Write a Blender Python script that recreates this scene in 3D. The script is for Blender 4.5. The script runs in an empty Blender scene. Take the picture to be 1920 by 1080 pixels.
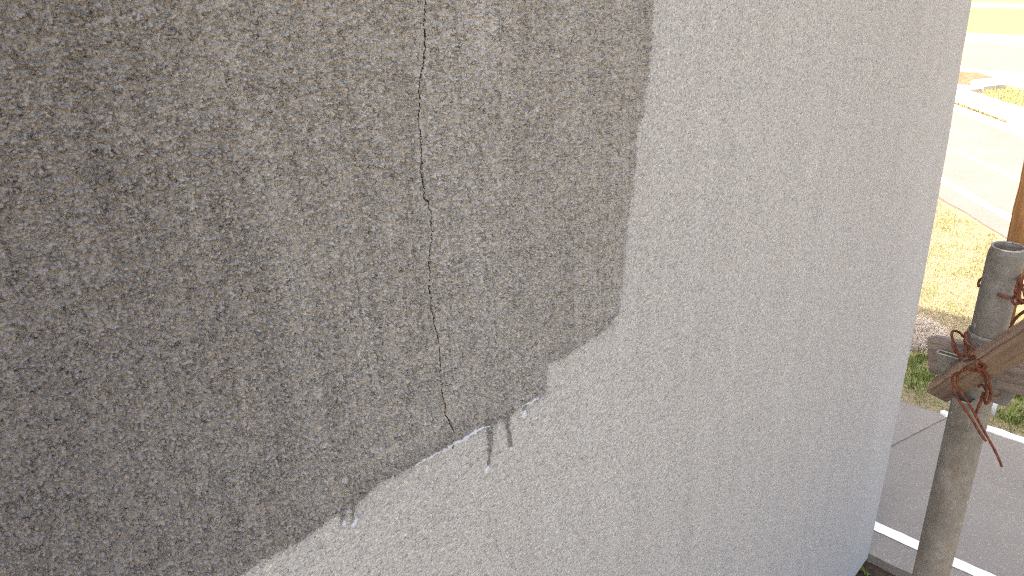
import bpy, bmesh, math, random
import numpy as np
from mathutils import Matrix, Vector

random.seed(7)
rng = np.random.default_rng(11)
C = bpy.context.scene.collection
R = math.radians

# ------------------------------------------------------------------ camera
H = 4.2                                   # eye height on the scaffold
F = 1430.0                                # focal length in pixels of a 1920 wide frame
PITCH, ROLL, AZ = R(24.1), R(2.78), R(45.7)
fw = np.array([math.cos(AZ)*math.cos(PITCH), math.sin(AZ)*math.cos(PITCH), -math.sin(PITCH)])
r0 = np.array([math.sin(AZ), -math.cos(AZ), 0.0])
u0 = np.cross(r0, fw)
rt = math.cos(ROLL)*r0 - math.sin(ROLL)*u0
up = math.cos(ROLL)*u0 + math.sin(ROLL)*r0
EYE = np.array([0, 0, H])
cam_d = bpy.data.cameras.new("camera")
cam = bpy.data.objects.new("camera", cam_d)
C.objects.link(cam)
M = Matrix(((rt[0], up[0], -fw[0], 0), (rt[1], up[1], -fw[1], 0), (rt[2], up[2], -fw[2], H), (0, 0, 0, 1)))
cam.matrix_world = M
cam_d.sensor_width = 36
cam_d.lens = 36*F/1920
cam_d.clip_start = 0.02
cam_d.clip_end = 3000
cam_d.dof.use_dof = True
cam_d.dof.focus_distance = 1.75
cam_d.dof.aperture_fstop = 14.0
bpy.context.scene.camera = cam

# ------------------------------------------------------------------ sky and sun
SUN_EL = R(60)
SUN_DIR = Vector((-0.754*math.cos(SUN_EL), 0.657*math.cos(SUN_EL), math.sin(SUN_EL)))   # towards the sun
w = bpy.data.worlds.new("World")
bpy.context.scene.world = w
w.use_nodes = True
nt = w.node_tree
bg = nt.nodes["Background"]
sky = nt.nodes.new("ShaderNodeTexSky")
sky.sky_type = 'NISHITA'
sky.sun_disc = False
sky.sun_elevation = SUN_EL
sky.sun_rotation = math.atan2(SUN_DIR.x, SUN_DIR.y)
sky.air_density = 0.75
sky.dust_density = 5.0
sky.ozone_density = 0.3
nt.links.new(sky.outputs[0], bg.inputs[0])
bg.inputs[1].default_value = 0.15
sl = bpy.data.lights.new("sun", 'SUN')
sl.energy = 2.2
sl.angle = R(0.5)
sl.color = (1.0, 0.94, 0.84)
so = bpy.data.objects.new("sun", sl)
so.rotation_euler = (-SUN_DIR).to_track_quat('-Z', 'Y').to_euler()
C.objects.link(so)
vs = bpy.context.scene.view_settings
vs.view_transform = 'Standard'
vs.look = 'None'
vs.gamma = 1.0
vs.exposure = 2.08
vs.use_white_balance = True               # the photograph is balanced for the open shade
vs.white_balance_temperature = 7250
vs.white_balance_tint = 9

cy = bpy.context.scene.cycles
cy.use_denoising = False                   # the denoiser wipes out the stucco's grain
cy.filter_width = 1.05
cy.sample_clamp_indirect = 3.0
cy.max_bounces = 5
cy.diffuse_bounces = 3

# ------------------------------------------------------------------ helpers
def ray(x, y):
    return fw + (x-960)/F*rt + (540-y)/F*up
def ground(x, y, z=0.0):
    d = ray(x, y)
    return EYE + (z-H)/d[2]*d
WY = 1.2833                                # the wall's face
def onwall(x, y):
    d = ray(x, y)
    p = EYE + WY/d[1]*d
    return p[0], p[2]
def at(x, y, dep):
    return Vector(EYE + dep*ray(x, y))

def tag(o, label=None, cat=None, group=None, kind=None):
    if label: o["label"] = label
    if cat: o["category"] = cat
    if group: o["group"] = group
    if kind: o["kind"] = kind
    return o
def empty(name, loc):
    o = bpy.data.objects.new(name, None)
    o.location = loc
    o.empty_display_size = 0.1
    C.objects.link(o)
    return o
def link(name, me, mat, parent=None, world=True):
    o = bpy.data.objects.new(name, me)
    C.objects.link(o)
    if mat is not None: me.materials.append(mat)
    if parent is not None:
        o.parent = parent
        if world:
            loc = Vector((0, 0, 0)); p = parent
            while p is not None:
                loc = loc + p.location; p = p.parent
            o.location = -loc
    return o
def from_bm(name, bm, mat, parent=None, smooth=True):
    me = bpy.data.meshes.new(name)
    bm.normal_update()
    bm.to_mesh(me); bm.free()
    if smooth: me.polygons.foreach_set("use_smooth", [True]*len(me.polygons))
    return link(name, me, mat, parent)
def arrays_mesh(name, co, faces, smooth=True):
    """co (n,3), faces (m,k) -> mesh"""
    me = bpy.data.meshes.new(name)
    co = np.ascontiguousarray(co, np.float32); faces = np.ascontiguousarray(faces, np.int32)
    n, (m, k) = len(co), faces.shape
    me.vertices.add(n); me.vertices.foreach_set("co", co.ravel())
    me.loops.add(m*k); me.loops.foreach_set("vertex_index", faces.ravel())
    me.polygons.add(m)
    me.polygons.foreach_set("loop_start", np.arange(0, m*k, k, dtype=np.int32))
    me.polygons.foreach_set("loop_total", np.full(m, k, np.int32))
    if smooth: me.polygons.foreach_set("use_smooth", np.ones(m, bool))
    me.update(calc_edges=True)
    return me
def box_bm(bm, o, ax, ay, az):
    """a box from a corner o and three edge vectors"""
    o, ax, ay, az = Vector(o), Vector(ax), Vector(ay), Vector(az)
    v = [bm.verts.new(o+ax*i+ay*j+az*k) for k in (0, 1) for j in (0, 1) for i in (0, 1)]
    for f in ((0, 2, 3, 1), (4, 5, 7, 6), (0, 1, 5, 4), (2, 6, 7, 3), (0, 4, 6, 2), (1, 3, 7, 5)):
        bm.faces.new([v[i] for i in f])
    return v
def lathe_bm(bm, prof, c, n=48):
    """profile of (r, z) round the vertical axis through c"""
    rings = []
    for r, z in prof:
        rings.append([bm.verts.new((c[0]+r*math.cos(2*math.pi*i/n), c[1]+r*math.sin(2*math.pi*i/n), c[2]+z)) for i in range(n)])
    for a, b in zip(rings, rings[1:]):
        for i in range(n):
            bm.faces.new((a[i], a[(i+1) % n], b[(i+1) % n], b[i]))
    return rings
def catmull(pts, n=8):
    pts = [Vector(p) for p in pts]
    P = [2*pts[0]-pts[1]]+pts+[2*pts[-1]-pts[-2]]
    out = []
    for i in range(1, len(P)-2):
        a, b, c, d = P[i-1:i+3]
        for t in [k/n for k in range(n)]:
            out.append(0.5*((2*b)+(c-a)*t+(2*a-5*b+4*c-d)*t*t+(3*b-a-3*c+d)*t**3))
    out.append(P[-2])
    return out
def tube_bm(bm, pts, r, n=8, smooth=8, taper=None):
    path = catmull(pts, smooth) if smooth else [Vector(p) for p in pts]
    rings = []
    prev = None
    for i, p in enumerate(path):
        t = (path[min(i+1, len(path)-1)]-path[max(i-1, 0)]).normalized()
        if prev is None:
            s = t.orthogonal().normalized()
        else:
            s = (prev - t*prev.dot(t)).normalized()
        prev = s
        q = t.cross(s)
        rr = r*(1+0.10*math.sin(i*1.7)+0.06*random.uniform(-1, 1))
        if taper: rr *= taper(i/(len(path)-1))
        rings.append([bm.verts.new(p+s*rr*math.cos(2*math.pi*k/n)+q*rr*math.sin(2*math.pi*k/n)) for k in range(n)])
    for a, b in zip(rings, rings[1:]):
        for k in range(n):
            bm.faces.new((a[k], a[(k+1) % n], b[(k+1) % n], b[k]))
    bm.faces.new(rings[0][::-1]); bm.faces.new(rings[-1])

# gradient noise on numpy arrays
_perm = np.random.default_rng(3).permutation(512)
_perm = np.concatenate([_perm, _perm])
_ga = np.random.default_rng(4).uniform(0, 2*np.pi, 512)
_gx, _gy = np.cos(_ga), np.sin(_ga)
def perlin(x, y):
    xi = np.floor(x).astype(np.int64); yi = np.floor(y).astype(np.int64)
    xf = x-xi; yf = y-yi
    u = xf*xf*xf*(xf*(xf*6-15)+10); v = yf*yf*yf*(yf*(yf*6-15)+10)
    def g(ix, iy, dx, dy):
        h = _perm[(_perm[ix & 511]+iy) & 511]
        return _gx[h]*dx+_gy[h]*dy
    a = g(xi, yi, xf, yf); b = g(xi+1, yi, xf-1, yf)
    c = g(xi, yi+1, xf, yf-1); d = g(xi+1, yi+1, xf-1, yf-1)
    return 1.4*((a+(b-a)*u)+((c+(d-c)*u)-(a+(b-a)*u))*v)
def cells(x, y, jit=0.85):
    """distance to the nearest random point, and a random number for that point"""
    xi = np.floor(x).astype(np.int64); yi = np.floor(y).astype(np.int64)
    best = np.full(x.shape, 9.0); rid = np.zeros(x.shape)
    for dx in (-1, 0, 1):
        for dy in (-1, 0, 1):
            h = _perm[(_perm[(xi+dx) & 511]+yi+dy) & 511]
            px = xi+dx+0.5+jit*(_gx[h]*0.5); py = yi+dy+0.5+jit*(_gy[(h*7+13) & 511]*0.5)
            d = (px-x)**2+(py-y)**2
            m = d < best
            best = np.where(m, d, best); rid = np.where(m, (h % 97)/97.0, rid)
    return np.sqrt(best), rid
def seg_dist(x, z, pts, wid=None):
    """distance to a polyline (minus its half width)"""
    best = np.full(x.shape, 1e9)
    for i in range(len(pts)-1):
        ax, az = pts[i][:2]; bx, bz = pts[i+1][:2]
        L = (bx-ax)**2+(bz-az)**2
        t = np.clip(((x-ax)*(bx-ax)+(z-az)*(bz-az))/L, 0, 1)
        d = np.hypot(x-ax-t*(bx-ax), z-az-t*(bz-az))
        if wid: d = d-(wid[i]+(wid[i+1]-wid[i])*t)
        best = np.minimum(best, d)
    return best
def poly_sd(x, z, pts):
    """signed distance to a polygon, negative inside"""
    ins = np.zeros(x.shape, bool)
    n = len(pts)
    for i in range(n):
        ax, az = pts[i]; bx, bz = pts[(i+1) % n]
        if az == bz: continue
        cond = (az > z) != (bz > z)
        ins ^= cond & (x < (bx-ax)*(z-az)/(bz-az)+ax)
    d = seg_dist(x, z, list(pts)+[pts[0]])
    return np.where(ins, -d, d)

# ------------------------------------------------------------------ materials
def mat(name):
    m = bpy.data.materials.new(name)
    m.use_nodes = True
    t = m.node_tree
    return m, t, t.nodes["Principled BSDF"]
class G:
    """small node graph writer"""
    def __init__(s, t): s.t = t; s.co = None
    def n(s, typ, **kw):
        nd = s.t.nodes.new(typ)
        for k, v in kw.items(): setattr(nd, k, v)
        return nd
    def l(s, a, b): s.t.links.new(a, b)
    def coord(s, scale=(1, 1, 1), rot=(0, 0, 0)):
        tc = s.n("ShaderNodeTexCoord"); mp = s.n("ShaderNodeMapping")
        mp.inputs["Scale"].default_value = scale; mp.inputs["Rotation"].default_value = rot
        s.l(tc.outputs["Object"], mp.inputs["Vector"]); return mp.outputs[0]
    def noise(s, vec, scale, detail=4, rough=0.55, dist=0.0):
        nd = s.n("ShaderNodeTexNoise")
        nd.inputs["Scale"].default_value = scale; nd.inputs["Detail"].default_value = detail
        nd.inputs["Roughness"].default_value = rough; nd.inputs["Distortion"].default_value = dist
        s.l(vec, nd.inputs["Vector"]); return nd.outputs["Fac"]
    def vor(s, vec, scale, feature='F1'):
        nd = s.n("ShaderNodeTexVoronoi", feature=feature)
        nd.inputs["Scale"].default_value = scale
        s.l(vec, nd.inputs["Vector"]); return nd
    def ramp(s, fac, stops):
        nd = s.n("ShaderNodeValToRGB")
        el = nd.color_ramp.elements
        while len(el) < len(stops): el.new(0.5)
        for e, (p, c) in zip(el, stops):
            e.position = p; e.color = (c if len(c) == 4 else (*c, 1)) if not isinstance(c, (int, float)) else (c, c, c, 1)
        s.l(fac, nd.inputs[0]); return nd.outputs[0]
    def mix(s, fac, a, b, mode='MIX'):
        nd = s.n("ShaderNodeMix", data_type='RGBA', blend_type=mode)
        for i, v in ((0, fac), (6, a), (7, b)):
            if isinstance(v, (int, float)): nd.inputs[i].default_value = v if i == 0 else (v, v, v, 1)
            elif isinstance(v, tuple): nd.inputs[i].default_value = (*v, 1)
            else: s.l(v, nd.inputs[i])
        return nd.outputs[2]
    def math(s, op, a, b=0.0):
        nd = s.n("ShaderNodeMath", operation=op)
        for i, v in ((0, a), (1, b)):
            if isinstance(v, (int, float)): nd.inputs[i].default_value = v
            else: s.l(v, nd.inputs[i])
        return nd.outputs[0]
    def attr(s, name):
        nd = s.n("ShaderNodeAttribute"); nd.attribute_name = name; return nd
    def bump(s, h, bsdf, strength=0.5, dist=0.01):
        nd = s.n("ShaderNodeBump")
        nd.inputs["Strength"].default_value = strength; nd.inputs["Distance"].default_value = dist
        s.l(h, nd.inputs["Height"]); s.l(nd.outputs[0], bsdf.inputs["Normal"])

def domes(g, v, scale, sharp=0.62):
    """rounded grains, each of its own height"""
    vo = g.vor(v, scale)
    sp = g.n("ShaderNodeSeparateColor"); g.l(vo.outputs["Color"], sp.inputs[0])
    k = g.math('MAXIMUM', g.math('SUBTRACT', 1.0, g.math('MULTIPLY', vo.outputs["Distance"], 1.0/sharp)), 0.0)
    k = g.math('POWER', k, 0.6)
    return g.math('MULTIPLY', k, g.ramp(sp.outputs[0], [(0.30, 0.12), (0.75, 0.45), (0.97, 1.0)])), sp
def warp(g, v, scale, amt):
    """push the coordinates about so that the grains are not round"""
    nd = g.n("ShaderNodeTexNoise"); nd.inputs["Scale"].default_value = scale; nd.inputs["Detail"].default_value = 2
    g.l(v, nd.inputs["Vector"])
    sub_ = g.n("ShaderNodeVectorMath", operation='SUBTRACT'); g.l(nd.outputs["Color"], sub_.inputs[0]); sub_.inputs[1].default_value = (0.5, 0.5, 0.5)
    sc = g.n("ShaderNodeVectorMath", operation='SCALE'); g.l(sub_.outputs[0], sc.inputs[0]); sc.inputs["Scale"].default_value = amt
    ad = g.n("ShaderNodeVectorMath", operation='ADD'); g.l(v, ad.inputs[0]); g.l(sc.outputs[0], ad.inputs[1])
    return ad.outputs[0]
def stucco_material():
    m, t, b = mat("unpainted_stucco"); g = G(t)
    v = g.coord(); vw = warp(g, v, 130, 0.009)
    streak = g.noise(g.coord((3.2, 3.2, 0.22)), 3.0, 5, 0.6)
    blot = g.noise(v, 2.2, 4, 0.6)
    d1_, s1_ = domes(g, vw, 118)
    d2_, s2_ = domes(g, vw, 185)
    col = g.ramp(streak, [(0.25, (0.440, 0.424, 0.402)), (0.52, (0.492, 0.478, 0.455)), (0.78, (0.525, 0.512, 0.490))])
    col = g.mix(g.ramp(blot, [(0.4, 0.0), (0.7, 0.45)]), col, (0.500, 0.475, 0.452))
    sa = g.n("ShaderNodeSeparateXYZ"); g.l(v, sa.inputs[0])                  # warm tint painted in towards the corner to offset the bluish skylight
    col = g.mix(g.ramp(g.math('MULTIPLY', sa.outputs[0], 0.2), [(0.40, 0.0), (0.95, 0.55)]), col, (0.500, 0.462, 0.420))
    gr = g.vor(vw, 185); gs = g.n("ShaderNodeSeparateColor"); g.l(gr.outputs["Color"], gs.inputs[0])      # the sand in the coat
    col = g.mix(g.ramp(gs.outputs[1], [(0.0, 0.42), (0.30, 0.0)]), col, (0.29, 0.275, 0.255))
    col = g.mix(g.ramp(gs.outputs[1], [(0.72, 0.0), (1.0, 0.55)]), col, (0.72, 0.71, 0.68))
    spk = g.vor(v, 85)                                    # scattered dark grit and pin holes
    rnd = g.n("ShaderNodeSeparateColor"); g.l(spk.outputs["Color"], rnd.inputs[0])
    hole = g.math('MULTIPLY', g.math('LESS_THAN', spk.outputs["Distance"], 0.22), g.math('GREATER_THAN', rnd.outputs[0], 0.80))
    col = g.mix(g.math('MULTIPLY', hole, 0.55), col, (0.17, 0.16, 0.15))
    g.l(col, b.inputs["Base Color"])
    b.inputs["Roughness"].default_value = 0.95
    b.inputs["Specular IOR Level"].default_value = 0.06
    h = g.math('ADD', g.math('MULTIPLY', d1_, 0.9), g.math('ADD', g.math('MULTIPLY', d2_, 0.45), g.math('MULTIPLY', g.noise(v, 110, 3, 0.7), 0.35)))
    sx = g.n("ShaderNodeSeparateXYZ"); g.l(v, sx.inputs[0])
    h = g.math('MULTIPLY', h, g.ramp(g.math('MULTIPLY', sx.outputs[0], 0.2), [(0.78, 1.0), (0.93, 0.35)]))   # trowelled smoother towards the corner
    g.bump(h, b, 1.0, 0.0070)
    return m
def sealer_material():
    m, t, b = mat("wet_sealer_on_stucco"); g = G(t)
    v = g.coord(); vw = warp(g, v, 130, 0.009)
    streak = g.noise(g.coord((4.5, 4.5, 0.30)), 3.0, 5, 0.65)
    scratch = g.noise(g.coord((140, 140, 2.2)), 1.0, 2, 0.5)
    blot = g.noise(v, 3.0, 5, 0.6, 0.4)
    d1_, s1_ = domes(g, vw, 108)
    d2_, s2_ = domes(g, vw, 180)
    col = g.ramp(blot, [(0.25, (0.395, 0.363, 0.320)), (0.52, (0.430, 0.400, 0.357)), (0.80, (0.460, 0.433, 0.392))])
    col = g.mix(g.ramp(streak, [(0.32, 0.7), (0.5, 0.0)]), col, (0.310, 0.280, 0.245))
    col = g.mix(g.ramp(streak, [(0.54, 0.0), (0.72, 0.7)]), col, (0.520, 0.490, 0.455))
    col = g.mix(g.ramp(scratch, [(0.30, 0.45), (0.45, 0.0)]), col, (0.130, 0.115, 0.095))
    gr = g.vor(vw, 150); gs = g.n("ShaderNodeSeparateColor"); g.l(gr.outputs["Color"], gs.inputs[0])      # wet sand grains
    col = g.mix(g.ramp(gs.outputs[1], [(0.0, 0.42), (0.30, 0.0)]), col, (0.150, 0.130, 0.114))
    col = g.mix(g.ramp(gs.outputs[1], [(0.78, 0.0), (1.0, 0.50)]), col, (0.56, 0.54, 0.53))
    dr_ = g.attr("dryness")
    col = g.mix(g.math('MULTIPLY', dr_.outputs["Fac"], 0.55), col, (0.60, 0.565, 0.545))
    left = g.attr("wet_and_falloff")                                # damp edge and runs, plus light falloff painted in at the left end
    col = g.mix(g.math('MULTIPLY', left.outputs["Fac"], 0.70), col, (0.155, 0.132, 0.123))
    g.l(col, b.inputs["Base Color"])
    rg = g.ramp(g.noise(v, 45, 3), [(0.35, 0.22), (0.65, 0.50)])
    g.l(rg, b.inputs["Roughness"])
    b.inputs["Specular IOR Level"].default_value = 0.55
    h = g.math('ADD', d1_, g.math('ADD', g.math('MULTIPLY', d2_, 0.45), g.math('MULTIPLY', g.noise(v, 110, 3, 0.7), 0.3)))
    g.bump(h, b, 1.0, 0.0095)
    return m
def plain(name, col, rough=0.8, var=0.15, scale=20, bump=0.0, bscale=200, metal=0.0, spec=0.4):
    m, t, b = mat(name); g = G(t)
    v = g.coord()
    lo = tuple(c*(1-var) for c in col); hi = tuple(min(1, c*(1+var)) for c in col)
    g.l(g.ramp(g.noise(v, scale, 5, 0.6), [(0.3, lo), (0.7, hi)]), b.inputs["Base Color"])
    b.inputs["Roughness"].default_value = rough; b.inputs["Metallic"].default_value = metal
    b.inputs["Specular IOR Level"].default_value = spec
    if bump: g.bump(g.noise(v, bscale, 4, 0.65), b, bump, 0.003)
    return m
def asphalt_material(name, base, stain, gritty=0.5):
    m, t, b = mat(name); g = G(t)
    v = g.coord()
    big = g.noise(v, 0.9, 5, 0.6); grit = g.noise(v, 150, 3, 0.75); agg = g.vor(v, 95)
    sep = g.n("ShaderNodeSeparateColor"); g.l(agg.outputs["Color"], sep.inputs[0])
    col = g.mix(g.ramp(big, [(0.35, 0.0), (0.68, 1.0)]), base, stain)
    col = g.mix(g.ramp(grit, [(0.30, 0.75), (0.52, 0.0)]), col, tuple(c*0.38 for c in base))
    stone = g.math('MULTIPLY', g.math('GREATER_THAN', sep.outputs[0], 0.88), g.ramp(agg.outputs["Distance"], [(0.25, 1.0), (0.5, 0.0)]))
    col = g.mix(g.math('MULTIPLY', stone, gritty), col, tuple(min(1, c*2.6) for c in base))
    g.l(col, b.inputs["Base Color"]); b.inputs["Roughness"].default_value = 0.88
    b.inputs["Specular IOR Level"].default_value = 0.3
    g.bump(grit, b, 0.5, 0.004)
    return m
def pipe_material():
    m, t, b = mat("weathered_galvanised_steel"); g = G(t)
    v = g.coord(); vs_ = g.coord((1, 1, 0.18))
    n1 = g.noise(v, 26, 6, 0.68); n2 = g.noise(vs_, 55, 4, 0.6); fine = g.noise(v, 420, 3, 0.7)
    col = g.ramp(n1, [(0.28, (0.108, 0.104, 0.095)), (0.48, (0.170, 0.162, 0.148)), (0.68, (0.240, 0.229, 0.208))])
    col = g.mix(g.ramp(n2, [(0.52, 0.0), (0.72, 0.7)]), col, (0.150, 0.098, 0.052))       # rust bloom
    col = g.mix(g.ramp(fine, [(0.36, 0.5), (0.5, 0.0)]), col, (0.055, 0.052, 0.047))
    spl = g.vor(v, 75)
    sep = g.n("ShaderNodeSeparateColor"); g.l(spl.outputs["Color"], sep.inputs[0])
    sp = g.math('MULTIPLY', g.math('GREATER_THAN', sep.outputs[1], 0.86), g.math('LESS_THAN', g.math('ADD', spl.outputs["Distance"], g.math('MULTIPLY', fine, 0.3)), 0.33))
    col = g.mix(g.math('MULTIPLY', sp, 0.7), col, (0.50, 0.48, 0.43))                         # paint and cement specks
    g.l(col, b.inputs["Base Color"])
    b.inputs["Metallic"].default_value = 0.08
    g.l(g.ramp(n1, [(0.3, 0.42), (0.7, 0.68)]), b.inputs["Roughness"])
    g.bump(g.noise(v, 160, 5, 0.7), b, 0.35, 0.0012)
    return m
def wood_material(name, dark, light, axis_rot, grain=90.0, rough=0.8, blot=(0.07, 0.05, 0.04), bl=0.35):
    """grain runs along local x after the mapping's rotation"""
    m, t, b = mat(name); g = G(t)
    v = g.coord((0.05, 1, 1), axis_rot)
    n = g.noise(v, grain, 5, 0.62, 0.3); f = g.noise(v, grain*4, 3, 0.6)
    col = g.ramp(n, [(0.30, dark), (0.62, light)])
    col = g.mix(g.ramp(f, [(0.32, 0.5), (0.5, 0.0)]), col, tuple(c*0.55 for c in dark))
    col = g.mix(g.ramp(g.noise(g.coord(), 22, 4), [(0.5, 0.0), (0.75, bl)]), col, blot)
    g.l(col, b.inputs["Base Color"]); b.inputs["Roughness"].default_value = rough
    b.inputs["Specular IOR Level"].default_value = 0.3
    g.bump(f, b, 0.4, 0.0012)
    return m
def rust_material():
    m, t, b = mat("rusty_wire"); g = G(t)
    v = g.coord()
    n = g.noise(v, 190, 4, 0.7)
    g.l(g.ramp(n, [(0.30, (0.030, 0.009, 0.006)), (0.50, (0.125, 0.030, 0.012)), (0.70, (0.20, 0.056, 0.020))]), b.inputs["Base Color"])
    b.inputs["Roughness"].default_value = 0.75
    g.bump(g.noise(v, 700, 3, 0.7), b, 0.5, 0.0006)
    return m
def blade_material():
    m, t, b = mat("grass_blades"); g = G(t)
    a = g.attr("tint")
    g.l(a.outputs["Color"], b.inputs["Base Color"])
    b.inputs["Roughness"].default_value = 0.7
    b.inputs["Specular IOR Level"].default_value = 0.2
    b.inputs["Subsurface Weight"].default_value = 0.0
    tr = g.n("ShaderNodeBsdfTranslucent"); g.l(a.outputs["Color"], tr.inputs[0])
    mx = g.n("ShaderNodeMixShader"); mx.inputs[0].default_value = 0.25
    g.l(b.outputs[0], mx.inputs[1]); g.l(tr.outputs[0], mx.inputs[2])
    g.l(mx.outputs[0], t.nodes["Material Output"].inputs[0])
    return m
def turf_material():
    m, t, b = mat("dry_turf"); g = G(t)
    v = g.coord()
    vx = g.coord((1.0, 0.25, 1), (0, 0, R(8)))
    n = g.noise(v, 0.55, 6, 0.62); band = g.noise(vx, 0.085, 3, 0.5); f = g.noise(v, 28, 5, 0.75); p = g.noise(v, 3.2, 5, 0.7)
    straw = g.ramp(f, [(0.3, (0.25, 0.20, 0.125)), (0.7, (0.47, 0.40, 0.265))])
    green = g.ramp(f, [(0.3, (0.175, 0.190, 0.085)), (0.7, (0.350, 0.355, 0.165))])
    sx = g.n("ShaderNodeSeparateXYZ"); g.l(v, sx.inputs[0])
    xw = g.math('ADD', g.math('MULTIPLY', sx.outputs[0], 0.0125), g.math('MULTIPLY', g.math('SUBTRACT', g.noise(g.coord((0.3, 0.08, 1)), 1.0, 4), 0.5), 0.035))
    meadow = g.ramp(xw, [(0.0, 0.0), (0.46, 0.0), (0.50, 0.34), (0.615, 0.30), (0.64, 0.0), (0.70, 0.30)])      # greener strips lie between the farm tracks
    fac = g.math('ADD', g.math('ADD', g.math('MULTIPLY', n, 0.45), g.math('MULTIPLY', meadow, 1.0)), g.math('ADD', g.math('MULTIPLY', band, 0.45), g.math('MULTIPLY', p, 0.14)))
    col = g.mix(g.ramp(fac, [(0.52, 0.0), (0.72, 1.0)]), straw, green)
    col = g.mix(g.ramp(p, [(0.60, 0.0), (0.78, 0.5)]), col, (0.24, 0.165, 0.105))
    track = g.ramp(xw, [(0.435, 0.0), (0.447, 0.9), (0.463, 0.9), (0.475, 0.0), (0.640, 0.0), (0.650, 0.8), (0.662, 0.8), (0.675, 0.0)])
    col = g.mix(track, col, (0.56, 0.52, 0.40))
    g.l(col, b.inputs["Base Color"]); b.inputs["Roughness"].default_value = 0.95
    b.inputs["Specular IOR Level"].default_value = 0.1
    g.bump(f, b, 0.8, 0.05)
    return m

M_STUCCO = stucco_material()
M_SEALER = sealer_material()
M_CRACK = plain("crack_dirt", (0.030, 0.026, 0.022), 0.95, 0.3, 80)
M_MILK = plain("wet_milky_primer", (0.54, 0.57, 0.63), 0.22, 0.10, 60, spec=0.5)
M_ROOF = plain("roof_slate", (0.10, 0.10, 0.11), 0.7)
M_CONC = plain("pale_concrete", (0.46, 0.44, 0.40), 0.9, 0.18, 4, 0.3, 60)
M_SOIL = plain("dark_soil", (0.050, 0.034, 0.022), 0.95, 0.5, 25, 0.8, 60)
M_ASPH = asphalt_material("yard_asphalt", (0.222, 0.202, 0.174), (0.268, 0.245, 0.214))
M_ROADA = asphalt_material("road_asphalt", (0.200, 0.172, 0.158), (0.225, 0.196, 0.182), 0.3)
M_LINE = plain("road_paint", (0.80, 0.80, 0.78), 0.7, 0.05, 12, 0.2, 120)
M_LINEOLD = plain("worn_road_paint", (0.62, 0.62, 0.60), 0.8, 0.2, 6, 0.2, 120)
M_PIPE = pipe_material()
M_RUST = rust_material()
M_BLADE = blade_material()
M_TURF = turf_material()

# ------------------------------------------------------------------ the house and its stuccoed wall
XC = 4.775                                  # the wall's right corner
ZTOP = 10.4
RC = 0.03
house = empty("house", (0, 4.5, 0))
tag(house, "house with a grey textured stucco wall, half of it dark with wet sealer", "house")

def spaced(a, b, f):
    out = [a]
    while out[-1] < b: out.append(out[-1]+f(out[-1]))
    out[-1] = b
    return out
xs = list(np.linspace(-6, -0.15, 40)[:-1])
xs += spaced(-0.15, XC-RC, lambda x: 0.00125*(1+(max(x, 0)/1.35)**2))
nx_flat = len(xs)
arc = [XC-RC+RC*math.pi/2*k/8 for k in range(1, 9)]
xs = np.array(xs+arc)
def zstep(z):
    return 0.0014 if z > 2.9 else 0.0014+0.0036*min(1, (2.9-z)/2.4)
zs = np.array(spaced(0.0, 4.45, zstep)+list(np.linspace(4.45, ZTOP, 30)[1:]))
S, Z = np.meshgrid(xs, zs)
nz, nx = S.shape
dxg = np.gradient(xs)[None, :]; dzg = np.gradient(zs)[:, None]
step = np.maximum(dxg*0.8, dzg) + 0*S
def fade(lam):                                # leave out waves the mesh cannot carry
    return np.clip((lam/step-1.4)/1.2, 0, 1)
ragged = perlin(S/0.0055, Z/0.005)*0.0060+perlin(S/0.013, Z/0.012)*0.0052+perlin(S/0.022+9, Z/0.022)*0.0035+perlin(S/0.07+3, Z/0.07)*0.004

EDGE = [(1232, -110), (1228, -40), (1225, 0), (1221, 80), (1215, 150), (1207, 178), (1208, 212), (1196, 238), (1193, 300), (1187, 368), (1179, 392),
        (1173, 450), (1167, 530), (1161, 580), (1147, 610), (1118, 632), (1084, 652), (1052, 674), (1026, 682), (1023, 715), (1021, 738), (1012, 748),
        (985, 758), (965, 772), (950, 782), (930, 795), (900, 806), (880, 816), (860, 828), (840, 839), (800, 859), (760, 881), (730, 897), (704, 908),
        (690, 924), (668, 940), (640, 958), (612, 977), (588, 994), (568, 1008), (540, 1023), (512, 1040), (482, 1056), (456, 1075), (440, 1086), (395, 1116), (330, 1160)]
edge = [onwall(*p) for p in EDGE]
poly = [(edge[0][0]+0.05, 5.2)]+edge+[(0.0, edge[-1][1]-0.03), (-2.4, edge[-1][1]-0.05), (-2.4, 5.2)]
dist = poly_sd(S, Z, poly)
low = np.clip((onwall(1020, 740)[1]+0.06-Z)/0.1, 0, 1)*np.clip((1.42-S)/0.15, 0, 1)
dist = dist+ragged*(1-0.62*low)
px = lambda x, y, n: n*abs(onwall(x+1, y)[0]-onwall(x, y)[0])
DRIPS = [  # track points, half widths in photo pixels, the drop at its end, its size, its whiteness
    ([(915, 790), (918, 812), (918, 835), (916, 855), (914, 872)], [6.5, 5, 4.2, 3.6, 2.2], (914, 876, 912, 883), 3.1),
    ([(950, 778), (950, 795), (950, 806), (954, 818), (956, 836)], [5, 3.4, 2.8, 3.2, 2.4], (957, 838, 957, 842), 1.9),
    ([(984, 756), (983, 768)], [4, 2.6], (983, 772, 982, 779), 3.3),
    ([(637, 952), (640, 962), (642, 974)], [6.5, 5.5, 4], (645, 977, 645, 983), 3.0),
    ([(660, 935), (660, 955), (660, 972)], [5.5, 4.8, 4], (666, 975, 662, 985), 3.4)]
drops = np.full(S.shape, 1e9); runs = np.full(S.shape, 1e9)
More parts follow.
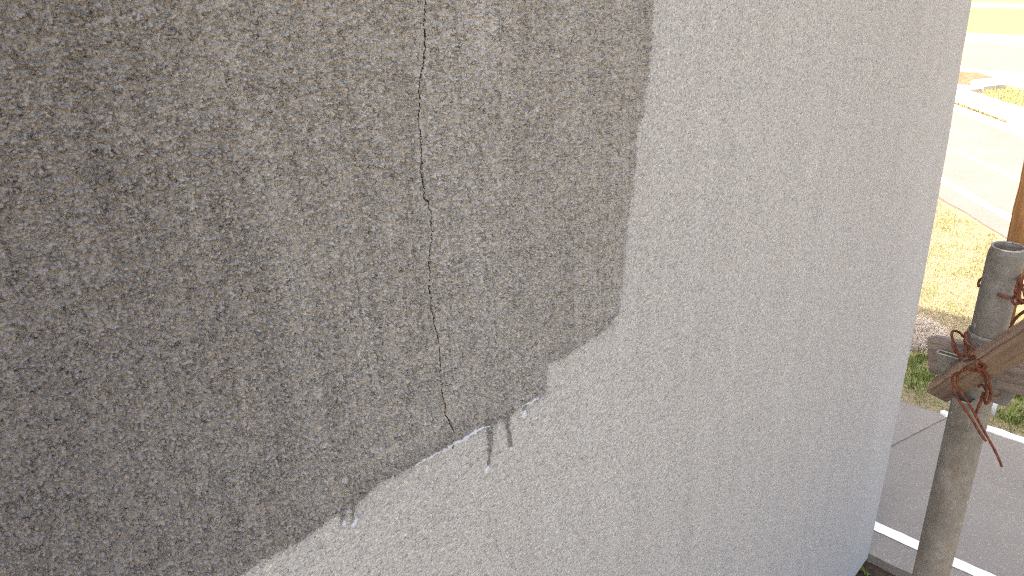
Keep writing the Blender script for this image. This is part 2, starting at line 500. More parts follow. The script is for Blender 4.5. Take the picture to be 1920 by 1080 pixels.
for tr, wd, dr, ds in DRIPS:
    tw = [onwall(*p) for p in tr]; ww = [px(p[0], p[1], q*1.15) for p, q in zip(tr, wd)]
    sd_ = seg_dist(S, Z, tw, ww)+ragged*0.30
    runs = np.minimum(runs, sd_)
    dist = np.minimum(dist, sd_)
    drops = np.minimum(drops, seg_dist(S, Z, [onwall(dr[0], dr[1]), onwall(dr[2], dr[3])], [px(dr[0], dr[1], ds*1.1), px(dr[2], dr[3], ds*1.5)]))
BEAD = [((744, 889), 0.8), ((770, 876), 1.2), ((790, 864), 2.6), ((806, 857), 3.0), ((815, 850), 1.8), ((828, 845), 3.0), ((840, 839), 4.2), ((848, 833), 2.4), ((858, 828), 2.2),
        ((866, 825), 3.0), ((873, 821), 4.4), ((878, 816), 2.0), ((888, 810), 3.0), ((897, 805), 3.2), ((906, 801), 1.6), ((916, 799), 1.0)]
BEAD2 = [((972, 765), 1.2), ((982, 759), 1.0), ((994, 754), 2.0), ((1003, 748), 2.2), ((1008, 744), 1.2)]
for B in (BEAD, BEAD2):
    drops = np.minimum(drops, seg_dist(S, Z, [onwall(*p) for p, q in B], [px(p[0], p[1], q*1.35-0.9) for p, q in B])+ragged*0.12)
CRACK = [(797, -60), (797, 0), (796, 60), (797, 90), (793, 125), (787, 150), (786, 185), (785, 210), (788, 250), (789, 300), (789, 330), (796, 356), (793, 370), (803, 378), (804, 388),
         (809, 398), (810, 425), (814, 450), (809, 470), (808, 500), (807, 540), (808, 575), (815, 610), (823, 640), (825, 680), (827, 710), (831, 740), (834, 770), (842, 790), (849, 805), (850, 822), (849, 842)]
cpts = []
for a, b in zip(CRACK, CRACK[1:]):
    for k in range(3):
        t = k/3
        j = 0 if k == 0 else random.uniform(-1.6, 1.6)
        cpts.append(onwall(a[0]+(b[0]-a[0])*t+j, a[1]+(b[1]-a[1])*t))
cpts.append(onwall(*CRACK[-1]))
csub = (np.abs(S-0.98) < 0.25)
crack = np.full(S.shape, 1e9)
crack[csub] = seg_dist(S[csub], Z[csub], cpts)+0.0005*perlin(S[csub]/0.004, Z[csub]/0.004)

# relief of the sprayed stucco
d1, i1 = cells(S/0.0090, Z/0.0076)
d2, i2 = cells(S/0.0052+40, Z/0.0046+17)
dens = 0.5+0.5*perlin(S/0.09+2, Z/0.11)
grain = 0.0042*fade(0.0078)*np.clip(1-d1*1.75, 0, 1)**0.7*(0.12+1.1*i1*i1)*(0.68+0.35*dens)
grain += 0.0021*fade(0.0052)*np.clip(1-d2*1.6, 0, 1)**0.7*(0.1+i2)
grain += 0.0011*perlin(S/0.017, Z/0.013)*fade(0.015)+0.0007*perlin(S/0.0042+5, Z/0.004)*fade(0.0042)
grain += 0.0012*perlin(S/0.35, Z/0.5)+0.0005*perlin(S/0.007, Z/0.16)*fade(0.007)
d3, i3 = cells(S/0.0145+70, Z/0.0125+31, 1.0)              # larger lumps standing out of the spray
lump = np.where(i3 > 0.52, np.sqrt(np.clip(1-(d3/(0.24+0.14*(i3-0.52)))**2, 0, 1)), 0)*(0.4+1.1*(i3-0.52))*np.clip(dens*1.1+0.1, 0.3, 1)
thin = 1-0.74*np.clip((dist)/0.02+0.2, 0, 1)           # the light coat is finer grained
hgt = (grain*2.6+0.0105*lump*fade(0.009)*np.clip(0.3-dist/0.02, 0.12, 1))*thin*(1-0.75*np.clip((S-4.2)/0.4, 0, 1))
bead = np.clip(-drops/0.0035, 0, 1)
hgt = np.where(drops < 0.0006, hgt*(1-0.9*np.clip(bead*2, 0, 1))+0.0042*np.sqrt(np.clip(bead, 0, 1)), hgt)
cut = np.clip(1-crack/0.0022, 0, 1)
hgt = hgt*np.clip(crack/0.0058, 0.1, 1)-0.0035*cut
wet = np.clip((0.85-S)/0.70+0.09*perlin(S/0.3, Z/0.5), 0, 1)  # darker towards the left: light falloff painted into the colour
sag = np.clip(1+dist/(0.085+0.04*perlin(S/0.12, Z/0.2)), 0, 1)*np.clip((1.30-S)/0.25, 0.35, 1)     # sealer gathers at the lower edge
wet = np.clip(np.maximum(np.maximum(wet, 0.62*sag), 0.62*(runs < 0.002))+0.10*perlin(S/0.05, Z/0.4), 0, 1)  # damp edge and runs joined to the painted light falloff
tx, tz = onwall(905, 60)
dry = np.clip(np.exp(-((S-tx-0.02*perlin(Z/0.1, S*0+4))/0.055)**2)*np.clip((Z-(tz-0.19))/0.2, 0, 1)*(1+0.8*perlin(S/0.018, Z/0.25)), 0, 1)
zc = np.clip(Z, 0, 4.3)
lens_bow = (0.0733*zc-0.02154*zc*zc)*np.clip(S/XC, 0, 1)**4     # corner line bent to match the lens distortion's curve in the image
ang = np.clip((S-(XC-RC))/RC, 0, math.pi/2)
X = np.where(S > XC-RC, XC-RC+RC*np.sin(ang), S)+lens_bow
Y = WY+np.where(S > XC-RC, RC*(1-np.cos(ang)), 0)
X = X+np.sin(ang)*hgt; Y = Y-np.cos(ang)*hgt
edge_chip = 0.014*np.clip(perlin(Z/0.13, Z*0+3.3)-0.22, 0, 1)+0.003*perlin(Z/0.03, Z*0+6.1)+0.004*perlin(Z/0.4, Z*0+8.1)*np.clip((S-(XC-RC-0.02))/0.02, 0, 1)
X = X-edge_chip
Z2 = Z+np.where(Z < 0.0005, 0.012*perlin(S/0.2, S*0+1.1), 0)
co = np.stack([X, Y, Z2], -1).reshape(-1, 3)
idx = np.arange(nz*nx).reshape(nz, nx)
quads = np.stack([idx[:-1, :-1], idx[:-1, 1:], idx[1:, 1:], idx[1:, :-1]], -1).reshape(-1, 4)
def facemean(a): return (0.25*(a[:-1, :-1]+a[:-1, 1:]+a[1:, 1:]+a[1:, :-1])).ravel()
speckle = np.random.default_rng(5).normal(0, 1, (nz-1)*(nx-1))*0.0030*(1-0.9*facemean(low))
fd, fc, fm = facemean(dist)+speckle*(np.abs(facemean(dist)) < 0.012), facemean(np.minimum(crack, 1)), facemean(np.minimum(drops, 1))
cls = np.where(fd < 0, 1, 0)
cls = np.where(fm < 0, 3, cls)
cls = np.where((fc < 0.00140) & (cls != 3), 2, cls)
def sub(mask, name, material, parent, label=None):
    q = quads[mask]
    used, inv = np.unique(q, return_inverse=True)
    me = arrays_mesh(name, co[used], inv.reshape(-1, 4))
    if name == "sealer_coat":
        a = me.attributes.new("wet_and_falloff", 'FLOAT', 'POINT')
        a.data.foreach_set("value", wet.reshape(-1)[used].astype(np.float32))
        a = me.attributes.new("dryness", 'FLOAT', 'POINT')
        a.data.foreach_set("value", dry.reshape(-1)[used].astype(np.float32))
    o = link(name, me, material, parent)
    if label: o["label"] = label
    return o
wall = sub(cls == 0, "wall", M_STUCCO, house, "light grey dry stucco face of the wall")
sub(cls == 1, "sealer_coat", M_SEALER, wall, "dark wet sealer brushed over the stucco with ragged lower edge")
sub(cls == 2, "crack", M_CRACK, wall, "thin dark crack running down the wet stucco")
# each separate bead or drop of milky primer is a mesh of its own
mq = np.where(cls == 3)[0]
cen = co[quads[mq]].mean(1)
groups = {}
anchors = [onwall((d[2][0]+d[2][2])/2, (d[2][1]+d[2][3])/2) for d in DRIPS]
for n_, (ax, az) in enumerate(anchors): groups[n_] = np.hypot(cen[:, 0]-ax, cen[:, 2]-az)
bd = [seg_dist(cen[:, 0], cen[:, 2], [onwall(*p) for p, q in B]) for B in (BEAD, BEAD2)]
allg = np.stack([groups[i] for i in range(len(anchors))]+bd)
near = allg.argmin(0)
for n_ in range(len(anchors)+2):
    mk = np.zeros(len(quads), bool); mk[mq[near == n_]] = True
    if mk.any():
        sub(mk, "primer_drop" if n_ < len(anchors) else "primer_bead", M_MILK, wall,
            "milky white drop of primer at the end of a run" if n_ < len(anchors) else "bluish white bead of wet primer along the lower edge of the sealer")
del S, Z, X, Y, dist, drops, crack, ragged, grain, hgt, d1, d2, i1, i2, dens, step, thin, cut, bead

bm = bmesh.new()                             # the house behind its front face
b4 = 0.0733*4.3-0.02154*4.3*4.3
cols = [(z, XC+(0.0733*min(z, 4.3)-0.02154*min(z, 4.3)**2)) for z in list(np.linspace(0, 4.3, 30))+[ZTOP]]  # side wall edge takes the same bend, matched to lens distortion
for (za, xa), (zb, xb) in zip(cols, cols[1:]):
    v = [bm.verts.new(p) for p in ((xa, WY+RC, za), (xa, 9.0, za), (xb, 9.0, zb), (xb, WY+RC, zb))]
    bm.faces.new(v)
v = [bm.verts.new(p) for p in ((XC, 9.0, 0), (-6, 9.0, 0), (-6, 9.0, ZTOP), (XC+b4, 9.0, ZTOP))]; bm.faces.new(v)
v = [bm.verts.new(p) for p in ((-6, 9.0, 0), (-6, WY, 0), (-6, WY, ZTOP), (-6, 9.0, ZTOP))]; bm.faces.new(v)
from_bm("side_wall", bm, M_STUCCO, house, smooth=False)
bm = bmesh.new()
box_bm(bm, (-6.05, WY-0.05, ZTOP), (6.1+XC+b4, 0, 0), (0, 9.1-WY, 0), (0, 0, 0.16))
from_bm("roof", bm, M_ROOF, house, smooth=False)
bm = bmesh.new()
box_bm(bm, (-5.95, WY+0.06, -0.3), (5.95+XC-0.07, 0, 0), (0, 8.95-WY-0.06, 0), (0, 0, 0.33))
from_bm("foundation", bm, M_CONC, house, smooth=False)

# ------------------------------------------------------------------ ground, yard, road
def K(v): return v*H/3.6
YARD_L, YARD_R = XC+0.03, K(6.03)
RD = np.array([0.722, 0.692]); RN = np.array([0.692, -0.722])       # along and across the road
def road_xy(s, n): return RD*s+RN*n
def terrain_z(x, y):
    z = -0.03+0.02*perlin(x/1.3, y/1.3)
    z = np.where(x < YARD_L+0.2, -0.11+0.012*perlin(x/0.15, y/0.15), z)
    inyard = (x > YARD_L+0.2) & (x < YARD_R-0.15)
    z = np.where(inyard, -0.12, z)
    n = x*RN[0]+y*RN[1]
    z = np.where((n > K(5.95)+0.2) & (n < K(10.2)-0.2), -0.12, z)
    far = np.clip((n-K(11.5))/6, 0, 1)
    z = z-0.03*far+far*0.07*perlin(x/14, y/14)
    return z
gx = np.concatenate([np.linspace(-900, -14, 24), np.arange(-12, 3.0, 1.0), np.arange(3.5, 15, 0.11), np.arange(15, 60, 0.7), np.geomspace(61, 1500, 30)])
gy = np.concatenate([-np.geomspace(900, 9, 22), np.arange(-8, -2, 0.6), np.arange(-2, 7, 0.11), np.arange(7.2, 40, 0.8), np.geomspace(42, 900, 22)])
GX, GY = np.meshgrid(gx, gy)
GZ = terrain_z(GX, GY)
ii = np.arange(GX.size).reshape(GX.shape)
q = np.stack([ii[:-1, :-1], ii[:-1, 1:], ii[1:, 1:], ii[1:, :-1]], -1).reshape(-1, 4)
tag(link("ground", arrays_mesh("ground", np.stack([GX, GY, GZ], -1).reshape(-1, 3), q), M_TURF), kind='structure')

def ribbon(pts_l, pts_r, z, h):
    """a slab between two edge polylines, top at z, thickness h"""
    bm = bmesh.new()
    T = [(bm.verts.new((*a, z)), bm.verts.new((*b, z))) for a, b in zip(pts_l, pts_r)]
    B = [(bm.verts.new((*a, z-h)), bm.verts.new((*b, z-h))) for a, b in zip(pts_l, pts_r)] if h else None
    for i in range(len(T)-1):
        bm.faces.new((T[i][0], T[i][1], T[i+1][1], T[i+1][0]))
        if h:
            bm.faces.new((T[i][0], T[i+1][0], B[i+1][0], B[i][0]))
            bm.faces.new((T[i][1], B[i][1], B[i+1][1], T[i+1][1]))
    if h:
        bm.faces.new((T[0][0], B[0][0], B[0][1], T[0][1])); bm.faces.new((T[-1][0], T[-1][1], B[-1][1], B[-1][0]))
    bmesh.ops.recalc_face_normals(bm, faces=bm.faces)
    return bm
def wob(n, amp, seed):
    a = np.arange(n)
    return amp*perlin(a*0.37+seed, a*0+seed*1.3)
# yard: its left edge stands as a dark kerb beside the soil at the wall's foot
ys = np.arange(-14, 12, 0.06)
L = [(YARD_L+w_, y) for y, w_ in zip(ys, wob(len(ys), 0.012, 2.1))]
Rr = [(YARD_R+w_, y) for y, w_ in zip(ys, wob(len(ys), 0.03, 5.7))]
tag(from_bm("yard", ribbon(L, Rr, 0.0, 0.16), M_ASPH, smooth=False), kind='structure')
# older, paler surface beyond a joint
ja, jb = ground(1665, 840), ground(1776, 783)
jd = (jb-ja)[:2]
P0 = ja[:2]-jd*1.6; P1 = jb[:2]-jd*0.0
M_ASPH2 = asphalt_material("older_asphalt", (0.240, 0.219, 0.190), (0.282, 0.258, 0.228))
M_JOINT = plain('joint_tar', (0.085, 0.075, 0.068), 0.9, 0.3, 30)
bm = bmesh.new()
n_ = 40
wj = wob(n_+1, 0.010, 8.3)
pa = [P0+(P1-P0)*k/n_+np.array([0.0, wj[k]]) for k in range(n_+1)]
pb = [np.array([YARD_R-0.02, p[1]]) for p in pa]
tag(from_bm("asphalt_patch", ribbon(pa, pb, 0.004, 0), M_ASPH2, smooth=False), kind='structure')
tag(from_bm("asphalt_joint", ribbon([p-np.array([0.003, 0]) for p in pa], [p+np.array([0.004+0.003*math.sin(k), 0]) for k, p in enumerate(pa)], 0.008, 0), M_JOINT, smooth=False), kind='structure')
# painted lines on the yard
xa = K(4.345); xb = K(4.435)
yl = np.arange(-9, 3.2, 0.03)
tag(from_bm("yard_line", ribbon([(xa+w_+0.010*(y-K(1.0)), y) for y, w_ in zip(yl, wob(len(yl), 0.006, 1.2))], [(xb+w_+0.010*(y-K(1.0)), y) for y, w_ in zip(yl, wob(len(yl), 0.006, 4.2))], 0.006, 0), M_LINE, smooth=False), kind='structure')
yl = np.arange(-9, K(1.27), 0.03)
tag(from_bm("yard_edge_line", ribbon([(YARD_R-0.025+w_, y) for y, w_ in zip(yl, wob(len(yl), 0.008, 6.6))], [(YARD_R+0.075+w_, y) for y, w_ in zip(yl, wob(len(yl), 0.022, 9.1))], 0.010, 0.03), M_LINE, smooth=False), kind='structure')

def road_strip(name, n0, n1, z, h, material, s0=-40, s1=160, step_=0.25, wobble=0.0, kind='structure'):
    ss = np.arange(s0, s1, step_)
    w0 = wob(len(ss), wobble, n0); w1 = wob(len(ss), wobble, n1)
    o = from_bm(name, ribbon([road_xy(s, n0+a) for s, a in zip(ss, w0)], [road_xy(s, n1+a) for s, a in zip(ss, w1)], z, h), material, smooth=False)
    return tag(o, kind=kind)
road_strip("road", K(5.93), K(9.0), 0.0, 0.3, M_ROADA, wobble=0.03)
road_strip("road_edge_line", K(6.27), K(6.43), 0.005, 0, M_LINEOLD, wobble=0.012)
for k in range(-3, 6):
    c = ground(1835, 302)[:2]
    s = float(c @ RD)+1.0-(k*7.0)
    road_strip("road_centre_dash", K(7.44)-0.07, K(7.44)+0.07, 0.005, 0, M_LINEOLD, s-4.0, s, 0.2, 0.01)
road_strip("kerb", K(9.0)+0.002, K(9.0)+0.30, 0.05, 0.3, M_CONC)
road_strip("sidewalk", K(9.36), K(10.12), 0.14, 0.4, M_CONC)
# concrete water channel at the end of the field: side wall, headwall and a bed of brown silt
cul = empty("drainage_channel", Vector(ground(1870, 155, -0.1)))
tag(cul, "low pale concrete drainage channel with brown silt across the grass", "drain channel")
def slab(px_pts, zt, zb, name, material, parent):
    bm = bmesh.new()
    pts = [ground(x, y, zt) for x, y in px_pts]
    t_ = [bm.verts.new(p) for p in pts]; b_ = [bm.verts.new((p[0], p[1], zb)) for p in pts]
    bm.faces.new(t_); n = len(pts)
    for i in range(n): bm.faces.new((t_[i], b_[i], b_[(i+1) % n], t_[(i+1) % n]))
    bmesh.ops.recalc_face_normals(bm, faces=bm.faces)
    return from_bm(name, bm, material, parent, smooth=False)
slab([(1700, 116), (1807, 129), (1850, 131), (1925, 137), (2100, 150), (2100, 176), (1925, 160), (1885, 157), (1876, 151), (1858, 141), (1835, 134), (1807, 133), (1700, 121)], 0.05, -0.5, "channel_wall", M_CONC, cul)
slab([(1821, 150), (1856, 146), (1876, 151), (1885, 158), (1845, 162), (1822, 158)], 0.09, -0.5, "headwall", M_CONC, cul)
slab([(1700, 145), (1800, 158), (1822, 160), (1842, 166), (1815, 168), (1800, 162), (1700, 152)], 0.08, -0.5, "channel_kerb", M_CONC, cul)
M_SILT = plain("brown_silt", (0.20, 0.125, 0.075), 0.95, 0.35, 3, 0.6, 18)
slab([(1700, 121), (1807, 133), (1835, 135), (1858, 141), (1856, 146), (1821, 152), (1820, 159), (1800, 157), (1700, 144)], 0.02, -0.45, "silt_bed", M_SILT, cul)

# ------------------------------------------------------------------ grass
def blades(name, x, y, length, width, tint, lean=0.6, z=None, label=None, cat=None, kind='stuff', flat=None):
    n = len(x)
    th = rng.uniform(0, 2*np.pi, n)
    ln = np.abs(rng.normal(lean, 0.35, n)).clip(0.05, 1.5)
    if z is None: z = terrain_z(x, y)
    dx, dy = np.cos(th), np.sin(th)
    sx, sy = -dy*width*0.5, dx*width*0.5
    base = np.stack([x, y, z-0.005], -1)
    mid = base+np.stack([dx*length*0.45*np.sin(ln*0.6), dy*length*0.45*np.sin(ln*0.6), length*0.5*np.cos(ln*0.6)], -1)
    tip = base+np.stack([dx*length*np.sin(ln), dy*length*np.sin(ln), length*0.9*np.cos(ln)], -1)
    tip[:, 2] = np.maximum(tip[:, 2], base[:, 2]+0.008)
    side = np.stack([sx, sy, 0*sx], -1)
    co = np.stack([base-side, base+side, mid+side*0.8, mid-side*0.8, tip], 1).reshape(-1, 3)
    o_ = np.arange(n)[:, None]*5
    tris = np.concatenate([o_+np.array([0, 1, 2]), o_+np.array([0, 2, 3]), o_+np.array([3, 2, 4])], 0)
    me = arrays_mesh(name, co, tris, smooth=False)
    a = me.color_attributes.new("tint", 'FLOAT_COLOR', 'POINT')
    c = np.ones((n, 5, 4), np.float32); c[:, :, :3] = tint[:, None, :]
    a.data.foreach_set("color", c.ravel())
    o = link(name, me, M_BLADE)
    return tag(o, label, cat, None, kind)
def tints(n, a, b, j=0.15):
    t_ = rng.uniform(0, 1, n)[:, None]
    c = np.array(a)*(1-t_)+np.array(b)*t_
    return np.clip(c*rng.normal(1, j, n)[:, None], 0.01, 0.9)
STRAW = ((0.50, 0.43, 0.29), (0.36, 0.30, 0.19)); LEAF = ((0.15, 0.20, 0.045), (0.28, 0.31, 0.09)); PALE = ((0.70, 0.62, 0.53), (0.45, 0.40, 0.33))
def verge_points(n, margin=0.0):
    x = rng.uniform(YARD_R+0.01, 16.5, n); y = rng.uniform(-2.0, 5.6, n)
    ok = (x*RN[0]+y*RN[1] < K(5.9)-rng.uniform(0, 0.12, n))
    return x[ok], y[ok]
hx, hy = ground(1712, 632)[:2]
hay_c = ground(1716, 625)[:2]; weed_c = ground(1722, 700)[:2]; green2 = ground(1895, 775)[:2]
def blob(x, y, c, rx, ry): return np.exp(-(((x-c[0])/rx)**2+((y-c[1])/ry)**2))
x, y = verge_points(150000)
greenness = 0.40+0.45*perlin(x/0.5, y/0.5)+0.25*perlin(x/0.17, y/0.17)
greenness += 0.9*blob(x, y, green2, 0.30, 0.7)+0.5*blob(x, y, weed_c, 0.35, 0.6)-1.6*blob(x, y, hay_c, 0.36, 0.36)
greenness -= 0.5*np.clip((YARD_R+0.22-x)/0.2, 0, 1)+0.12*np.clip((x-9.6)/1.0, 0, 1)
isg = greenness+rng.normal(0, 0.18, len(x)) > 0.42
blades("dry_grass", x[~isg], y[~isg], rng.uniform(0.03, 0.085, (~isg).sum()), rng.uniform(0.003, 0.006, (~isg).sum()), tints((~isg).sum(), *STRAW), 0.95, label="short straw coloured dry grass on the verge beyond the yard", cat="grass")
blades("green_grass", x[isg], y[isg], rng.uniform(0.03, 0.10, isg.sum()), rng.uniform(0.003, 0.007, isg.sum()), tints(isg.sum(), *LEAF), 0.6, label="patchy green grass growing through the dry verge", cat="grass")
# strip between the sidewalk and the channel, and weeds along the gutter
n_ = 26000
s = rng.uniform(4, 42, n_); nn = rng.uniform(K(10.14), K(11.6), n_)
p = RD[None]*s[:, None]+RN[None]*nn[:, None]
blades("bank_grass", p[:, 0], p[:, 1], rng.uniform(0.04, 0.12, n_), rng.uniform(0.012, 0.022, n_), tints(n_, (0.22, 0.27, 0.07), (0.44, 0.41, 0.20)), 0.6, label="tufty green and yellow grass on the strip behind the sidewalk", cat="grass")
n_ = 5200
s = rng.uniform(4, 42, n_); clump = perlin(s/1.1, s*0+2.2); ok = clump > -0.05
s = s[ok]; nn = K(9.0)+0.30+np.abs(rng.normal(0.05, 0.06, len(s)))
p = RD[None]*s[:, None]+RN[None]*nn[:, None]
blades("gutter_weeds", p[:, 0], p[:, 1], rng.uniform(0.05, 0.16, len(s)), rng.uniform(0.01, 0.02, len(s)), tints(len(s), (0.38, 0.28, 0.13), (0.26, 0.22, 0.07)), 0.9, z=np.full(len(s), 0.03), label="line of dry yellow weeds in the gutter beside the sidewalk", cat="weeds")
# heap of pale cut grass
hb = empty("cut_grass_heap", (hay_c[0], hay_c[1], 0))
n_ = 6500
ang_ = rng.uniform(0, 2*np.pi, n_); rr = np.sqrt(rng.uniform(0, 1, n_))
x = hay_c[0]+0.40*rr*np.cos(ang_); y = hay_c[1]+0.06+0.36*rr*np.sin(ang_)
z = terrain_z(x, y)+0.09*(1-rr**2)*(0.7+0.5*perlin(x/0.12, y/0.12))*rng.uniform(0.3, 1, n_)
C.objects.unlink(hb); bpy.data.objects.remove(hb)
hp = blades("cut_grass_heap", x, y, rng.uniform(0.05, 0.14, n_), rng.uniform(0.004, 0.008, n_), tints(n_, *PALE, 0.22), 1.3, z=z, label="flat heap of pale grey cut grass at the house corner", cat="grass heap", kind='thing')
# leafy weeds between the heap and the yard
def weed(cx, cy, n, rad, label, hgt_=(0.08, 0.18), kind='thing'):
    a_ = rng.uniform(0, 2*np.pi, n); r_ = rad*np.sqrt(rng.uniform(0, 1, n))
    x = cx+r_*np.cos(a_); y = cy+r_*np.sin(a_)
    return blades("weed_clump", x, y, rng.uniform(*hgt_, n), rng.uniform(0.010, 0.020, n), tints(n, (0.13, 0.19, 0.045), (0.27, 0.33, 0.10), 0.3), 0.5, label=label, cat="weed", kind=kind)
for (wx, wy), lb, n, rad in (((1706, 678), "bright green weed clump close to the wall corner", 45, 0.10), ((1728, 668), "bright green weed clump below the pale grass heap", 55, 0.11),
                      ((1738, 700), "bright green weed clump left of the grey board end", 60, 0.13), ((1712, 712), "low green weed clump by the yard edge near the wall", 70, 0.16),
                      ((1908, 776), "bright green weed clump right of the white stake", 90, 0.16), ((1911, 740), "green weed clump behind the right steel pocket", 40, 0.08)):
    p_ = ground(wx, wy)
    o = weed(p_[0], p_[1], n, rad, lb); o["group"] = "weed clumps on the verge"
# soil and seedlings at the wall's foot
bm = bmesh.new()
sx = np.arange(-6, YARD_L+0.05, 0.05); sy = np.arange(-1.0, WY+0.2, 0.05)
SX, SY = np.meshgrid(sx, sy); SZ = -0.075+0.014*perlin(SX/0.12, SY/0.12)+0.01*perlin(SX/0.04, SY/0.04)
ii = np.arange(SX.size).reshape(SX.shape)
q = np.stack([ii[:-1, :-1], ii[:-1, 1:], ii[1:, 1:], ii[1:, :-1]], -1).reshape(-1, 4)
bm.free()
tag(link("soil_strip", arrays_mesh("soil_strip", np.stack([SX, SY, SZ], -1).reshape(-1, 3), q), M_SOIL), kind='structure')
n_ = 500
x = rng.uniform(3.2, YARD_L-0.02, n_); y = rng.uniform(0.6, WY+0.02, n_); ok = perlin(x/0.16, y/0.16) > 0.1
blades("wall_foot_seedlings", x[ok], y[ok], rng.uniform(0.03, 0.08, ok.sum()), rng.uniform(0.01, 0.025, ok.sum()), tints(ok.sum(), (0.09, 0.16, 0.03), (0.20, 0.26, 0.05)), 0.9, z=np.full(ok.sum(), -0.07), label="tiny green seedlings in the soil at the foot of the wall", cat="seedlings")

# white marker stake on the verge
pk = ground(1861, 772)
st = empty("marker_stake", Vector((pk[0], pk[1], -0.02)))
tag(st, "short white marker stake standing in the grass behind the pole", "stake")
bm = bmesh.new()
box_bm(bm, (pk[0]-0.025, pk[1]-0.025, -0.08), (0.05, 0, 0), (0, 0.05, 0), (0, 0, 0.28))
bmesh.ops.bevel(bm, geom=bm.edges[:], offset=0.005, segments=2, affect='EDGES')
from_bm("shaft", bm, plain("stake_white", (0.72, 0.72, 0.70), 0.6, 0.06, 30), st)
bm = bmesh.new()
box_bm(bm, (pk[0]-0.027, pk[1]-0.027, 0.2005), (0.054, 0, 0), (0, 0.054, 0), (0, 0, 0.014))
bmesh.ops.bevel(bm, geom=bm.edges[:], offset=0.005, segments=2, affect='EDGES')
from_bm("cap", bm, plain("stake_cap", (0.66, 0.66, 0.64), 0.6, 0.06, 30), st)
# chip of white paint at the end of the edge line
bm = bmesh.new()
c = ground(1770, 777)
pts = [(-.06, -.03), (-.01, -.055), (.05, -.03), (.055, .02), (.01, .05), (-.045, .03)]
t_ = [bm.verts.new((c[0]+a*0.6, c[1]+b*0.7, 0.024)) for a, b in pts]; b_ = [bm.verts.new((c[0]+a*0.66, c[1]+b*0.77, 0.0045)) for a, b in pts]
bm.faces.new(t_)
for i in range(6): bm.faces.new((t_[i], b_[i], b_[(i+1) % 6], t_[(i+1) % 6]))
bmesh.ops.recalc_face_normals(bm, faces=bm.faces)
tag(from_bm("stone_chip", bm, M_LINE, smooth=False), "flat white stone chip at the end of the yard's edge line", "stone")

# ------------------------------------------------------------------ scaffold pole
PB = at(1837, 690, 1.045)
PX, PY = PB.x, PB.y
def pz(y):                                   # height on the pole's axis seen at image row y
    lo, hi = 0.0, 6.0
    for _ in range(50):
        m_ = (lo+hi)/2
        p = np.array([PX, PY, m_])-EYE
        yy = 540-F*(p@up)/(p@fw)
        if yy > y: lo = m_
        else: hi = m_
    return (lo+hi)/2
Z_TOP, Z_COL = pz(463), pz(622)
pole = empty("scaffold_pole", (PX, PY, -0.11))
tag(pole, "upright grey galvanised scaffold pole with an open top and wedge pockets", "scaffold pole")
bm = bmesh.new()
RO, RS = 0.0248, 0.0213
lathe_bm(bm, [(RO, -0.08), (RO, Z_COL-0.004), (RO-0.0007, Z_COL), (RO-0.0022, Z_COL+0.0004), (RO-0.0030, Z_COL-0.003), (RO-0.003, Z_COL-0.03)], (PX, PY, 0))
from_bm("tube", bm, M_PIPE, pole)
bm = bmesh.new()
lathe_bm(bm, [(RS, Z_COL-0.05), (RS, Z_TOP-0.016), (RS-0.0006, Z_TOP-0.008), (RS-0.0022, Z_TOP-0.001), (RS-0.0038, Z_TOP+0.0005), (RS-0.0052, Z_TOP-0.0015), (RS-0.0055, Z_TOP-0.006), (RS-0.0055, Z_TOP-0.032), (0.001, Z_TOP-0.034)], (PX, PY, 0))
spig = from_bm("spigot", bm, M_PIPE, pole)
bm = bmesh.new()
box_bm(bm, (PX-0.07, PY-0.07, -0.08), (0.14, 0, 0), (0, 0.14, 0), (0, 0, 0.012))
bmesh.ops.bevel(bm, geom=bm.edges[:], offset=0.003, segments=2, affect='EDGES')
from_bm("base_plate", bm, M_PIPE, pole, smooth=False)
M_RIM = plain("worn_steel_rim", (0.34, 0.33, 0.30), 0.45, 0.2, 90, metal=0.5)
bm = bmesh.new()
tube_bm(bm, [(PX+(RS-0.0034)*math.cos(k*math.pi/24), PY+(RS-0.0034)*math.sin(k*math.pi/24), Z_TOP-0.0001) for k in range(49)], 0.0016, 8, 0)
rim = from_bm("rim", bm, M_RIM, pole); rim.parent = spig; rim.location = (0, 0, 0)
